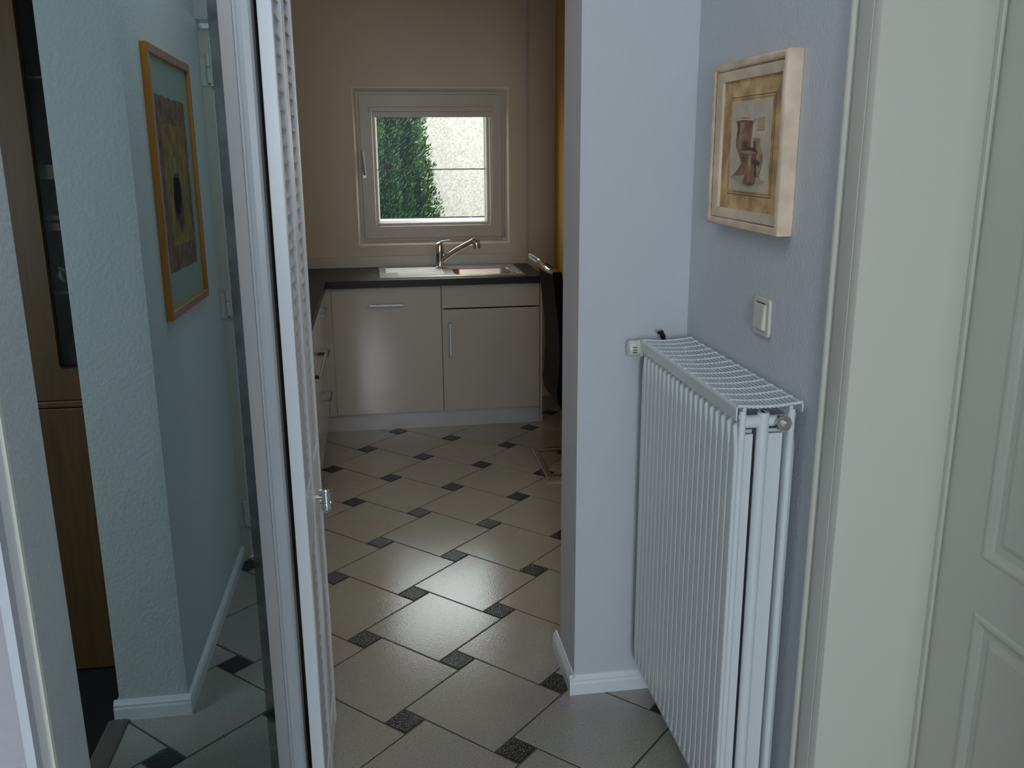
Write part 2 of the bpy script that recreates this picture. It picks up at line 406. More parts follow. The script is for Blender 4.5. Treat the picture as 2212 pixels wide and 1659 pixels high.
k.lathe([(r_, h_-.012) for r_, h_ in [(.008, .745), (.013, .750), (.0145, .758), (.012, .766), (.0115, .770), (.019, .771), (.019, .774), (.012, .775), (.012, .797), (.019, .798), (.019, .801), (.010, .802), (.009, .806)]], (-.146, 2.125, 0), seg=24)
k.tube([(-.17, 2.125, .774), (-.15, 2.125, .774)], .007, 12)
k.build('door_knob', M['chrome'], l2, smooth=True)

# ------------------------------------------------------------------ orange framed picture on the left wall (seen in the mirror)
py0, py1, pz0, pz1 = .880, 1.455, 1.140, 1.908
pc = thing('framed_picture', (-.601, (py0+py1)/2, pz0), 'tall picture in an orange wood frame, seen in the mirror', 'picture')
fr = MB(); fr.rect_ring((py0, py1, pz0, pz1), (py0+.022, py1-.022, pz0+.024, pz1-.024), 0, -.611, -.589)
fr.build('frame', M['frame_orange'], pc, bevel=.0015)
fr = MB(); fr.rect_ring((py0+.002, py1-.002, pz0+.002, pz1-.002), (py0+.020, py1-.020, pz0+.022, pz1-.022), 0, -.5889, -.5883)
fr.build('frame_face', M['frame_shaded'], pc)['label'] = 'front of the frame, its shade painted in red-brown'
MB().box(-.611, -.6005, py0+.01, py1-.01, pz0+.01, pz1-.01).build('passepartout', M['mat_green'], pc)
def ragged(y0, y1, z0, z1, amp, n=22):
    rnd = random.Random(int(y0*1000)); pts = []
    for (a, b, c, d) in ((y0, z0, y1, z0), (y1, z0, y1, z1), (y1, z1, y0, z1), (y0, z1, y0, z0)):
        for i in range(n): t = i/n; pts.append((a+(c-a)*t+rnd.uniform(-amp, amp), b+(d-b)*t+rnd.uniform(-amp, amp)))
    return pts
def flat(pts, m, x, name, par, th=.0003): return MB().prism(pts, 0, x, x+th).build(name, m, par)
flat(ragged(.975, 1.375, 1.268, 1.778, .003), M['art_brown'], -.6004, 'art_sheet', pc)
flat(ragged(1.015, 1.335, 1.345, 1.70, .003), M['art_ochre'], -.6000, 'painted_field', pc)
pl = MB()
rnd = random.Random(3)
for cy, cz, w_, h_ in ((1.19, 1.50, .035, .07), (1.165, 1.46, .028, .09), (1.215, 1.47, .02, .06), (1.19, 1.53, .02, .05)):
    pts = [(cy+1.6*w_*math.cos(a)*rnd.uniform(.75, 1.1), cz+h_*math.sin(a)*rnd.uniform(.8, 1.1)) for a in [i*PI/9 for i in range(18)]]
    pl.prism(pts, 0, -.5996, -.5993)
for i in range(9):
    y = 1.15+i*.012; z0 = 1.46-rnd.uniform(.05, .13)
    pl.prism([(y, z0), (y+.0025, 1.47), (y-.0025, 1.47)], 0, -.5996, -.5993)
pl.prism([(1.195, 1.66), (1.2, 1.57), (1.19, 1.57)], 0, -.5996, -.5993)
pl.build('painted_plant', M['art_plum'], pc)
pf = MB()
for cy, cz, w_, h_ in ((1.205, 1.585, .010, .03), (1.185, 1.575, .009, .032), (1.215, 1.57, .007, .025)):
    pf.prism([(cy+w_*math.cos(a), cz+h_*math.sin(a)) for a in [i*PI/7 for i in range(14)]], 0, -.5992, -.5989)
pf.build('painted_petals', M['art_pale'], pc)
MB().box(-.5975, -.596, py0+.018, py1-.018, pz0+.018, pz1-.018).build('picture_glass', M['glass_pic'], pc)

# ------------------------------------------------------------------ cream framed still life on the right wall
y0, y1, z0, z1 = 1.757, 2.157, 1.424, 1.790
sp = thing('framed_picture', (.832, 1.957, z0), 'still life of brown vases in a thick cream wooden frame above the radiator', 'picture')
prof = [(0, .8495), (0, .819), (.002, .816), (.006, .8148), (.011, .8150), (.015, .818), (.017, .822), (.018, .8225), (.0195, .8205), (.022, .8205), (.040, .8265), (.0405, .829), (.0405, .8495)]
MB().moulding((y0, y1, z0, z1), prof, 0).build('frame', M['frame_cream'], sp, smooth=True)
g = MB()
g.moulding((y0+.0155, y1-.0155, z0+.0155, z1-.0155), [(0, .8195), (.0012, .8218), (.0024, .8198)], 0)
g.build('frame_groove', M['frame_streak'], sp)['label'] = 'rubbed brown groove in the cream frame'
MB().box(.833, .846, y0+.038, y1-.038, z0+.038, z1-.038).build('canvas_board', M['p_ochre'], sp)
def pflat(pts, m, lvl, name): return MB().prism(pts, 0, .8326-lvl*.0004, .8330-lvl*.0004).build(name, m, sp)
def lerp_quad(q, i):   # inset helper for the painted panels (q: y0,y1,z0,z1)
    return (q[0]+i, q[1]-i, q[2]+i, q[3]-i)
LQ = (1.834, 2.073, 1.497, 1.713)
def rr_(q): return [(q[0], q[2]), (q[1], q[2]), (q[1], q[3]), (q[0], q[3])]
pflat(rr_(LQ), M['p_line'], 0, 'painted_border')
pflat(rr_(lerp_quad(LQ, .002)), M['p_ochre'], 1, 'painted_border')
pflat(rr_(lerp_quad(LQ, .006)), M['p_line'], 2, 'painted_border')
pflat(rr_(lerp_quad(LQ, .0072)), M['p_ochre'], 3, 'painted_border')
pflat(ragged(1.847, 2.060, 1.507, 1.702, .0012, 14), M['p_cream'], 4, 'painted_ground')
V_right = [(1.939, 1.623), (1.898, 1.621), (1.897, 1.618), (1.899, 1.61), (1.883, 1.594), (1.878, 1.581), (1.881, 1.562), (1.892, 1.545), (1.893, 1.539), (1.911, 1.538), (1.92, 1.553), (1.928, 1.591), (1.931, 1.616)]
V_big = [(2.043, 1.665), (1.984, 1.667), (1.925, 1.663), (1.938, 1.658), (1.941, 1.646), (1.944, 1.624), (1.947, 1.605), (1.973, 1.591), (1.986, 1.58), (1.982, 1.563), (1.974, 1.548), (1.981, 1.543), (2.036, 1.54), (2.015, 1.55), (1.99, 1.567), (2.001, 1.583), (2.025, 1.602), (2.027, 1.62), (2.021, 1.642), (2.027, 1.66)]
V_mid = [(1.994, 1.593), (1.952, 1.595), (1.907, 1.59), (1.915, 1.584), (1.916, 1.564), (1.913, 1.542), (1.914, 1.525), (1.941, 1.521), (1.976, 1.524), (1.966, 1.541), (1.978, 1.563), (1.98, 1.586)]
pflat([(2.058, 1.538), (2.0, 1.545), (1.97, 1.528), (1.9, 1.538), (1.86, 1.53), (1.9, 1.520), (1.96, 1.515), (2.02, 1.528)], M['p_grey'], 5, 'painted_shadow')
pflat(V_right, M['p_vase2'], 6, 'painted_vase')
pflat([(1.911, 1.538), (1.92, 1.553), (1.928, 1.591), (1.931, 1.616), (1.920, 1.616), (1.914, 1.58), (1.905, 1.545)], M['p_shadow'], 7, 'painted_shade')
pflat(V_big, M['p_vase'], 8, 'painted_vase')
pflat([(2.005, 1.655), (1.985, 1.655), (1.99, 1.63), (1.995, 1.60), (2.010, 1.600), (2.008, 1.63)], M['p_vase2'], 9, 'painted_highlight')
pflat([(2.043, 1.666), (1.925, 1.664), (1.93, 1.6585), (1.985, 1.662), (2.036, 1.6605)], M['p_cream'], 10, 'painted_rim')
pflat(V_mid, M['p_vase'], 11, 'painted_vase')
pflat([(1.95, 1.585), (1.935, 1.585), (1.93, 1.53), (1.945, 1.527)], M['p_vase2'], 12, 'painted_highlight')
pflat([(1.994, 1.594), (1.952, 1.596), (1.907, 1.591), (1.93, 1.588), (1.97, 1.589)], M['p_vase2'], 12, 'painted_rim')
for L in ([(1.986, 1.605), (1.96, 1.602), (1.933, 1.602), (1.908, 1.597), (1.904, 1.591), (1.931, 1.597), (1.959, 1.598)], [(1.925, 1.575), (1.902, 1.576), (1.888, 1.571), (1.896, 1.564), (1.913, 1.568), (1.924, 1.567)]):
    pflat(L, M['p_green'], 13, 'painted_sprig')
pflat([(1.916, 1.664), (1.879, 1.666), (1.876, 1.638), (1.913, 1.637)], M['p_grey'], 6, 'painted_tile')
pflat([(1.906, 1.658), (1.888, 1.659), (1.885, 1.647), (1.902, 1.646)], M['frame_orange'], 7, 'painted_blot')

# ------------------------------------------------------------------ light switch
sw = thing('light_switch', (.848, 1.862, 1.20), 'cream plastic rocker switch below the framed still life', 'light switch')
MB().prism(rrect(1.820, 1.905, 1.196, 1.281, .009), 0, .841, .8495).build('switch_plate', M['plastic'], sw, bevel=.003)
b = MB().prism([(.8405, 1.209), (.8375, 1.210), (.8305, 1.264), (.8335, 1.268), (.8405, 1.268)], 1, 1.838, 1.890) if False else MB()
b.add([(.842, 1.835, 1.209), (.842, 1.891, 1.209), (.842, 1.891, 1.268), (.842, 1.835, 1.268), (.8335, 1.838, 1.212), (.8335, 1.888, 1.212), (.8365, 1.888, 1.266), (.8365, 1.838, 1.266)],
      [(0, 1, 2, 3), (4, 5, 6, 7), (0, 1, 5, 4), (1, 2, 6, 5), (2, 3, 7, 6), (3, 0, 4, 7)])
b.build('rocker', M['plastic'], sw, bevel=.002)
MB().box(.8398, .8412, 1.841, 1.885, 1.2685, 1.2705).build('rocker_slot', M['rubber_and_shade'], sw)

# ------------------------------------------------------------------ radiator
ra = thing('radiator', (.77, 1.955, .125), 'white ribbed panel radiator with wire top grille on the right wall', 'radiator')
RY0, RY1, RZ0, RZ1 = 1.632, 2.282, .125, 1.098
def panel(x, sgn, name, fine=True):
    nr = 20; pitch = (RY1-RY0)/nr; per = 12 if fine else 6
    ys = [RY0+pitch*(i/per) for i in range(nr*per+1)]
    zs = [RZ0, RZ0+.004]+[RZ0+.012+i*.01 for i in range(9)]+[RZ0+.15, .4, .6, .8, RZ1-.16]+[RZ1-.15+i*.010 for i in range(12)]+[RZ1-.030, RZ1-.024, RZ1-.006, RZ1]
    zs = sorted(set(round(z, 4) for z in zs))
    def hgt(y, z):
        t = ((y-RY0)/pitch) % 1; dd = abs(t-.5)
        e = min(z-RZ0-.012, RZ1-.030-z)
        wd = .44*max(0, min(1, e/.050))
        q = max(0, min(1, (wd-dd)/.09+.5)) if wd > 0.01 else 0
        q = q*q*(3-2*q)
        return .0075*q
    g = MB(); ny = len(ys)
    vs = [(x-sgn*hgt(y, z), y, z) for z in zs for y in ys]
    fs = [(a*ny+i, a*ny+i+1, (a+1)*ny+i+1, (a+1)*ny+i) for a in range(len(zs)-1) for i in range(ny-1)]
    g.add(vs, fs)
    # back sheet and rounded ends
    g.box(x+sgn*.004, x+sgn*.0115, RY0, RY1, RZ0, RZ1)
    g.tube([(x+sgn*.005, RY0+.002, RZ0+.006), (x+sgn*.005, RY0+.002, RZ1-.006)], .0072, 14)
    g.tube([(x+sgn*.005, RY1-.002, RZ0+.006), (x+sgn*.005, RY1-.002, RZ1-.006)], .0072, 14)
    g.tube([(x+sgn*.005, RY0, RZ1-.018), (x+sgn*.005, RY1, RZ1-.018)], .0085, 14)
    o = g.build(name, M['radiator'], ra)
    for p in o.data.polygons: p.use_smooth = True
    try: o.data.set_sharp_from_angle(angle=math.radians(50))
    except Exception: pass
    return o
panel(.7085, 1, 'front_panel')
panel(.823, -1, 'back_panel', False)
g = MB()
g.box(.7575, .7625, RY0+.004, RY1-.004, RZ0, RZ1-.012)
for yy in (RY0+.008, RY1-.008): g.tube([(.760, yy, RZ0+.006), (.760, yy, RZ1-.012)], .0125, 16)
g.build('middle_panel', M['radiator'], ra, smooth=True)
g = MB()      # convector sheets between the panels
for xa, xb in ((.7215, .7475), (.7725, .811)):
    n = 24
    for i in range(n):
        yy = RY0+.03+i*(RY1-RY0-.06)/(n-1)
        g.box(xa, xb, yy, yy+.001, RZ0+.05, RZ1-.055)
    g.box(xa, xb-.004, RY0+.014, RY0+.016, RZ0+.02, RZ1-.06)
g.build('convector_fins', M['radiator'], ra)
for xa, xb, yy, zz_, rr0 in ((.718, .752, RY0+.012, 1.066, .0135), (.768, .815, RY0+.012, 1.066, .0115), (.718, .815, RY0+.012, .16, .0125), (.718, .815, RY1-.012, .16, .0125), (.718, .815, RY1-.012, 1.066, .0125)):
    MB().tube([(xa, yy, zz_), (xb, yy, zz_)], rr0, 18).build('connecting_pipe', M['radiator'], ra, smooth=True)
g = MB()
g.lathe([(.015, -.030), (.017, -.028), (.017, -.022), (.012, -.020), (.012, 0)], (.795, RY0+.012, 1.066), 'y', 8)
g.lathe([(.006, -.040), (.006, -.030)], (.795, RY0+.012, 1.066), 'y', 6)
g.build('bleed_valve', M['chrome'], ra, smooth=True)
g = MB()      # side lips + grille
g.prism([(.6975, 1.074), (.6965, 1.099), (.6985, 1.103), (.707, 1.104), (.707, 1.1015), (.700, 1.1005), (.6995, 1.074)], 1, RY0-.004, RY1)
g.prism([(.838, 1.085), (.8395, 1.100), (.837, 1.106), (.829, 1.106), (.829, 1.104), (.8355, 1.1035), (.8365, 1.085)], 1, RY0-.004, RY1)
def sag(x): return 1.103-.0045*math.sin(PI*min(1, max(0, (x-.700)/.137)))+.002*(x-.70)/.137
NB = 14
for i in range(NB+1):
    x = .706+i*(.831-.706)/NB
    z = sag(x); wd = .0025
    g.box(x-wd, x+wd, RY0-.003, RY1-.002, z-.0028, z)
nc = 14
for j in range(nc+1):
    y = RY0-.003+j*(RY1-RY0)/nc
    g.tube([(.700+i*.137/10, y, sag(.700+i*.137/10)+.0012) for i in range(11)], .0022 if 0 < j < nc else .0028, 6)
g.build('top_grille', M['radiator'], ra)
for yy in (1.75, 2.16):
    for zz_ in (.25, .93): MB().box(.829, .8499, yy, yy+.03, zz_, zz_+.04).build('wall_bracket', M['radiator'], ra)
tv = MB()
tv.lathe([(.012, .765), (.013, .745), (.019, .740), (.0205, .735), (.0215, .700), (.0215, .690), (.0225, .688), (.0225, .676), (.020, .670), (.008, .668)], (0, 2.312, 1.076), 'x', 32)
for i in range(16):
    a = 2*PI*i/16
    tv.tube([(.735, 2.312+.0213*math.cos(a), 1.076+.0213*math.sin(a)), (.700, 2.312+.0220*math.cos(a), 1.076+.0220*math.sin(a))], .0017, 6)
t_ = tv.build('thermostat_valve', M['plastic_white'], ra, smooth=True)
g = MB()
for a in (-.6, 0, .6): g.box(.676, .688, 2.287-.001, 2.291, 1.076+a*.012-.0008, 1.076+a*.012+.0008)
g.build('valve_slots', M['black'], t_)
g = MB().tube([(.762, 2.312, 1.076), (.785, 2.312, 1.078), (.790, 2.312, 1.06), (.790, 2.312, .95), (.790, 2.312, .0)], [.011, .011, .009, .008, .008], 12)
g.build('supply_pipe', M['radiator'], ra, smooth=True)
g = MB().tube([(.748, 2.300, 1.118), (.758, 2.302, 1.120), (.764, 2.305, 1.108), (.768, 2.303, 1.095)], [.004, .007, .008, .005], 10)
g.lathe([(.009, 0), (.009, .006)], (.772, 2.300, 1.082), 'z', 14)
g.build('valve_coupling', M['black'], ra, smooth=True)['label'] = 'black plastic coupling on the valve'

# ------------------------------------------------------------------ right hand door with casing and lining
cs = MB()
# casing profile (x protrusion, y) swept vertically; outer edge y=1.566, inner y=1.461
pr = [(.850, 1.566), (.838, 1.566), (.8355, 1.563), (.8355, 1.556), (.838, 1.553), (.8465, 1.552), (.8450, 1.549), (.8370, 1.5275), (.836, 1.525), (.836, 1.4875), (.838, 1.486), (.838, 1.4845), (.836, 1.483), (.836, 1.4625), (.837, 1.4607), (.851, 1.4605)]
cs.prism(pr, 2, 0, 2.10)
cs.prism([(x, 1.461-(y-1.461)-.85) for x, y in pr], 2, 0, 2.10)
cs.prism([(.850, 2.05), (.836, 2.05), (.836, 2.10), (.850, 2.10)], 1, .50, 1.566)
struct(cs.build('trim_7', M['white_cream'], smooth=True), 'moulded pale casing round the door at the right', 'door casing')
ln = MB().box(.846, 1.10, 1.461, 1.50, 0, 2.06).box(.846, 1.10, .60, .612, 0, 2.06).box(.846, 1.10, .612, 1.461, 2.045, 2.06)
ln.box(1.045, 1.052, 1.449, 1.461, 0, 2.045)
struct(ln.build('trim_8', M['white_cream'], bevel=.0015), 'wide pale lining of the right door opening', 'door lining')
dr = MB()
XD = 1.055
DY0, DY1 = .615, 1.455
P1 = (.745, 1.337, .885, 1.93); P2 = (.745, 1.337, .16, .778)
# slab face with two openings built as strips
def face_quad(y0_, y1_, z0_, z1_): dr.add([(XD, y0_, z0_), (XD, y1_, z0_), (XD, y1_, z1_), (XD, y0_, z1_)], [(0, 1, 2, 3)])
face_quad(DY0, P1[0], .006, 2.043); face_quad(P1[1], DY1, .006, 2.043)
face_quad(P1[0], P1[1], .006, P2[2]); face_quad(P1[0], P1[1], P2[3], P1[2]); face_quad(P1[0], P1[1], P1[3], 2.043)
for P_ in (P1, P2):
    dr.moulding(P_, [(0, XD), (.004, XD-.004), (.010, XD-.0045), (.018, XD+.001), (.021, XD+.006), (.034, XD+.0065), (.047, XD+.0005), (.050, XD+.0005)], 0)
    dr.add([(XD+.0005, P_[0]+.05, P_[2]+.05), (XD+.0005, P_[1]-.05, P_[2]+.05), (XD+.0005, P_[1]-.05, P_[3]-.05), (XD+.0005, P_[0]+.05, P_[3]-.05)], [(0, 1, 2, 3)])
dr.box(XD+.012, XD+.04, DY0, DY1, .006, 2.043)
for a in ((DY0, .006, DY0, 2.043), (DY1, .006, DY1, 2.043), (DY0, .006, DY1, .006), (DY0, 2.043, DY1, 2.043)):
    dr.add([(XD, a[0], a[1]), (XD, a[2], a[3]), (XD+.04, a[2], a[3]), (XD+.04, a[0], a[1])], [(0, 1, 2, 3)])
do = dr.build('door_1', M['white_cream'], weld=True)
struct(do, 'closed pale panelled door at the right edge', 'door')
hn = MB().tube([(XD-.002, .70, 1.05), (XD-.05, .70, 1.05), (XD-.052, .72, 1.05), (XD-.052, .83, 1.05)], .009, 12)
hn.build('door_handle', M['handle'], do, smooth=True)

# ------------------------------------------------------------------ carpet room: oak display cabinet, seen in the mirror
cb = thing('display_cabinet', (-1.12, 1.19, .004), 'oak display cabinet with glazed door on dark carpet, seen in the mirror', 'cabinet')
CX0, CX1, CY0, CY1 = -1.36, -.835, 1.02, 1.352
MB().box(CX0, CX1, CY0, CY1, .004, .885).build('lower_body', M['oak'], cb)
g = MB().box(CX0, CX1, CY0, CY0+.015, .885, 2.15).box(CX0, CX0+.02, CY0, CY1, .885, 2.15).box(CX1-.02, CX1, CY0, CY1, .885, 2.15).box(CX0, CX1, CY0, CY1, 2.13, 2.15)
g.build('upper_body', M['cherry'], cb)
MB().box(CX0, CX1, CY0, 1.382, .880, .900).build('ledge', M['oak'], cb, bevel=.004)
for a, b in ((CX0, -1.10), (-1.098, CX1)):
    MB().box(a+.002, b-.002, CY1, 1.374, .012, .876).build('lower_door', M['oak'], cb, bevel=.003)
gx0, gx1, gz0, gz1 = -.943, -.862, .998, 2.03
ud = MB().ring(rmatch(-1.03, CX1-.001, .902, 2.14), rrect(gx0, gx1, gz0, gz1, .014), 1, CY1+.001, 1.374).build('glazed_door', M['oak'], cb)
MB().ring(rrect(gx0-.004, gx1+.004, gz0-.004, gz1+.004, .016), rrect(gx0, gx1, gz0, gz1, .014), 1, 1.374, 1.3765).build('bead', M['oak'], ud)
MB().prism(rrect(gx0-.002, gx1+.002, gz0-.002, gz1+.002, .014), 1, 1.360, 1.363).build('pane', M['glass_pic'], ud)
MB().box(CX0+.001, -1.032, CY1+.001, 1.374, .902, 2.14).build('upper_door', M['oak'], cb)
for z, t, m in ((1.82, .006, 'cherry'), (1.545, .04, 'oak'), (1.43, .012, 'cherry'), (1.40, .02, 'oak'), (1.215, .010, 'cherry')):
    MB().box(CX0+.02, CX1-.02, CY0+.015, CY1-.01, z, z+t).build('shelf', M[m], cb)
def glassvase(x, y, z, s, label):
    g = MB(); pr = [(.6, 0), (.75, .1), (.5, .35), (.9, .8), (1.1, 1.6), (1.0, 2.2), (1.15, 2.6)]
    seg = 18; vs = []
    for k_, (rr2, h2) in enumerate(pr):
        for j in range(seg):
            a = 2*PI*j/seg; q = rr2*(1+.12*(-1)**(j+k_))
            vs.append((x+s*q*math.cos(a), y+s*q*math.sin(a), z+s*h2))
    fs = [(k_*seg+j, k_*seg+(j+1) % seg, (k_+1)*seg+(j+1) % seg, (k_+1)*seg+j) for k_ in range(len(pr)-1) for j in range(seg)]+[tuple(range(seg))[::-1]]
    g.add(vs, fs); o = g.build('glass_vase', M['glassware'])
    return tag(o, label, 'glass vase', 'glass vases in the display cabinet')
glassvase(-.915, 1.30, 1.226, .026, 'taller cut glass vase at the front of the cabinet shelf')
glassvase(-.908, 1.21, 1.226, .040, 'big cut glass vase behind on the cabinet shelf')
g = MB().prism(rrect(-.99, -.86, 1.12, 1.33, .01), 2, .901, 1.075).build('receiver_box', M['black'], bevel=.004)
tag(g, 'dark box at the bottom of the display cabinet', 'box')
cbl = MB().tube([(-.945, 1.30, 1.078), (-.93, 1.30, 1.11), (-.91, 1.30, 1.135), (-.885, 1.30, 1.14), (-.865, 1.30, 1.125), (-.86, 1.30, 1.10)], .0012, 6).build('cable', M['black'], smooth=True)
tag(cbl, 'thin dark looped cable above the box in the cabinet', 'cable')

# ------------------------------------------------------------------ kitchen: sink run
FY = 5.13
dw = thing('base_cabinet', (.055, 5.41, 0), 'wide cream gloss kitchen unit with one horizontal handle, left of the sink cabinet', 'kitchen cabinet', 'cream gloss kitchen base units')
MB().box(-.258, .366, FY+.022, 5.70, .10, .852).build('body', M['cab_side'], dw)
fd = MB().box(-.256, .3645, FY, FY+.020, .104, .848).build('door', M['cab_gloss'], dw, bevel=.002)
def bar_x(x0, x1, z, y, par, m='handle'):
    MB().box(x0, x1, y-.030, y-.020, z-.006, z+.006).box(x0, x0+.010, y-.020, y, z-.006, z+.006).box(x1-.010, x1, y-.020, y, z-.006, z+.006).build('handle', M[m], par, bevel=.001)
bar_x(-.046, .150, .750, FY, fd)
sc = thing('base_cabinet', (.66, 5.41, 0), 'cream gloss sink cabinet with drawer front above a single door', 'kitchen cabinet', 'cream gloss kitchen base units')
MB().box(.368, .384, FY+.022, 5.70, .10, .852).box(.928, .944, FY+.022, 5.70, .10, .852).box(.384, .928, FY+.022, 5.70, .10, .116).box(.384, .928, 5.69, 5.70, .116, .852).build('body', M['cab_side'], sc)
MB().box(.3695, .942, FY, FY+.020, .718, .850).build('drawer_front', M['cab_gloss'], sc, bevel=.002)
sd = MB().box(.3695, .942, FY, FY+.020, .104, .710).build('door', M['cab_gloss'], sc, bevel=.002)
MB().box(.406, .418, FY-.030, FY-.020, .440, .634).box(.406, .418, FY-.020, FY, .440, .452).box(.406, .418, FY-.020, FY, .622, .634).build('handle', M['handle'], sd, bevel=.001)
MB().box(.9455, .960, FY+.001, 5.70, .0, .8545).build('side_panel', M['cab_side'], sc)
MB().box(-.300, -.2595, FY+.006, FY+.02, .10, .852).build('filler_strip', M['cab_gloss'], dw)
pn = MB().box(-.34, .9445, 5.152, 5.168, 0, .099).build('plinth', M['plinth'])
tag(pn, 'white plinth under the sink side kitchen units', 'plinth')

# worktops
WT0, WT1 = .856, .895
wt = MB()
BX0, BX1, BY0, BY1 = .455, .812, 5.205, 5.50
for a in ((-.93, BX0, 5.09, 5.716), (BX1, .965, 5.09, 5.716), (BX0, BX1, 5.09, BY0), (BX0, BX1, BY1, 5.716)):
    wt.box(a[0], a[1], a[2], a[3], WT0, WT1)
wt.box(-.93, -.28, 3.2, 5.09, WT0, WT1)
wo = wt.build('worktop', M['worktop'])
tag(wo, 'dark grey L-shaped kitchen worktop', 'worktop')
up = MB().box(-.928, .868, 5.703, 5.7195, WT1+.0005, .962).box(-.9295, -.915, 3.2, 5.70, WT1+.0005, .962).build('upstand', mat('upstand_grey', (.50, .49, .44), .4))
tag(up, 'low grey upstand along the wall behind the sink', 'upstand')

# sink
sk = thing('kitchen_sink', (.44, 5.42, WT1), 'stainless steel inset sink with draining board on the left', 'sink')
st = MB()
st.ring(rmatch(.022, .862, 5.158, 5.675), rrect(BX0+.004, BX1-.004, BY0+.004, BY1-.004, .05), 2, WT1+.0005, WT1+.0045)
st.moulding((.018, .866, 5.154, 5.679), [(0, 0), (.001, 0)], 2) if False else None
st.build('sink_top', M['steel'], sk)
rim = MB()
a0, a1, b0, b1 = .018, .866, 5.154, 5.679
def rimp(d, h): return [(a0+d, b0+d, WT1+h), (a1-d, b0+d, WT1+h), (a1-d, b1-d, WT1+h), (a0+d, b1-d, WT1+h)]
vs = []; 
for d_, h_ in ((0, .0005), (.003, .006), (.008, .0075), (.014, .006), (.018, .0045)): vs += rimp(d_, h_)
rim.add(vs, [(4*k_+i, 4*k_+(i+1) % 4, 4*k_+4+(i+1) % 4, 4*k_+4+i) for k_ in range(4) for i in range(4)])
rim.build('rim', M['steel'], sk, smooth=True)
bw = MB(); loops = []
for ins, z in ((.004, WT1+.0045), (.008, WT1-.004), (.014, WT1-.10), (.03, WT1-.145), (.07, WT1-.15)):
    loops.append([(p[0], p[1], z) for p in rrect(BX0+ins, BX1-ins, BY0+ins, BY1-ins, .05)])
n_ = len(loops[0]); vs = [p for L in loops for p in L]
bw.add(vs, [(k_*n_+i, k_*n_+(i+1) % n_, (k_+1)*n_+(i+1) % n_, (k_+1)*n_+i) for k_ in range(4) for i in range(n_)]+[tuple(4*n_+i for i in range(n_))])
bw.build('bowl', M['steel'], sk, smooth=True)
for i in range(6):
    y = 5.27+i*.055; xs = .06+(.07 if i in (0, 1) else 0)
    MB().tube([(xs, y, WT1+.0048), (.40, y, WT1+.0048)], .0035, 8).build('drainer_rib', M['steel'], sk, smooth=True)
for i in range(3): MB().tube([(.825+i*.010, 5.22, WT1+.0045), (.825+i*.010, 5.60, WT1+.0045)], .003, 8).build('drainer_rib', M['steel'], sk, smooth=True)
tp = thing('kitchen_tap', (.40, 5.58, WT1), 'chrome mixer tap with angled spout behind the sink', 'tap')
g = MB(); g.lathe([(.031, WT1+.005), (.031, WT1+.010), (.0275, WT1+.013), (.0265, WT1+.09), (.0255, WT1+.135), (.022, WT1+.150), (.012, WT1+.158)], (.398, 5.58, 0), 'z', 30)
g.build('body', M['chrome'], tp, smooth=True)
g = MB().tube([(.384, 5.58, WT1+.147), (.41, 5.575, WT1+.160), (.435, 5.565, WT1+.166), (.462, 5.555, WT1+.173)], [.010, .009, .006, .003], 12)
g.build('lever', M['chrome'], tp, smooth=True)
g = MB().tube([(.405, 5.575, WT1+.045), (.45, 5.555, WT1+.082), (.50, 5.535, WT1+.115), (.56, 5.51, WT1+.150), (.590, 5.495, WT1+.166)], [.018, .016, .0165, .017, .0175], 16)
g.build('spout', M['chrome'], tp, smooth=True)
g = MB().tube([(.580, 5.50, WT1+.160), (.598, 5.490, WT1+.168), (.612, 5.483, WT1+.160), (.618, 5.480, WT1+.146), (.619, 5.480, WT1+.128)], [.018, .025, .026, .024, .020], 18)
g.build('spray_head', M['chrome'], tp, smooth=True)

# left run of kitchen units
FX = -.300
units = [(3.25, 3.862, 'drawers', 'cream gloss drawer unit nearest the louvred door in the left kitchen run'), (3.866, 4.478, 'oven', 'built-in unit with long black-ended handle in the left kitchen run'), (4.482, 5.085, 'drawers', 'cream gloss drawer unit in the far left corner of the kitchen')]
def bar_y(y0_, y1_, z, par, m='handle', ends=None, d=.035):
    MB().box(FX+d-.008, FX+d, y0_, y1_, z-.007, z+.007).build('handle', M[m], par, bevel=.001)
    for a_ in (y0_, y1_-.014): MB().box(FX, FX+d-.008, a_, a_+.014, z-.007, z+.007).build('handle_post', M[ends or m], par)
for y0_, y1_, kind, lab in units:
    t = thing('base_cabinet', (-.6, (y0_+y1_)/2, 0), lab, 'kitchen cabinet', 'cream gloss kitchen base units')
    MB().box(-.925, FX-.022, y0_, y1_, .10, .852).build('body', M['cab_side'], t)
    zz = [(.104, .38), (.384, .62), (.624, .848)] if kind == 'drawers' else [(.104, .58), (.584, .848)]
    for a, b in zz:
        q = MB().box(FX-.020, FX, y0_+.002, y1_-.002, a, b).build('drawer' if kind == 'drawers' else 'front', M['cab_gloss'], t, bevel=.002)
        if kind == 'drawers': bar_y(y0_+.20, y1_-.20, b-.07, q)
        elif a > .5: bar_y(y0_+.06, y1_-.06, .635, q, 'handle', 'black', .040)
pn = MB().box(-.36, -.345, 3.25, 5.15, 0, .099).build('plinth', M['plinth'])
tag(pn, 'white plinth under the left kitchen units', 'plinth')

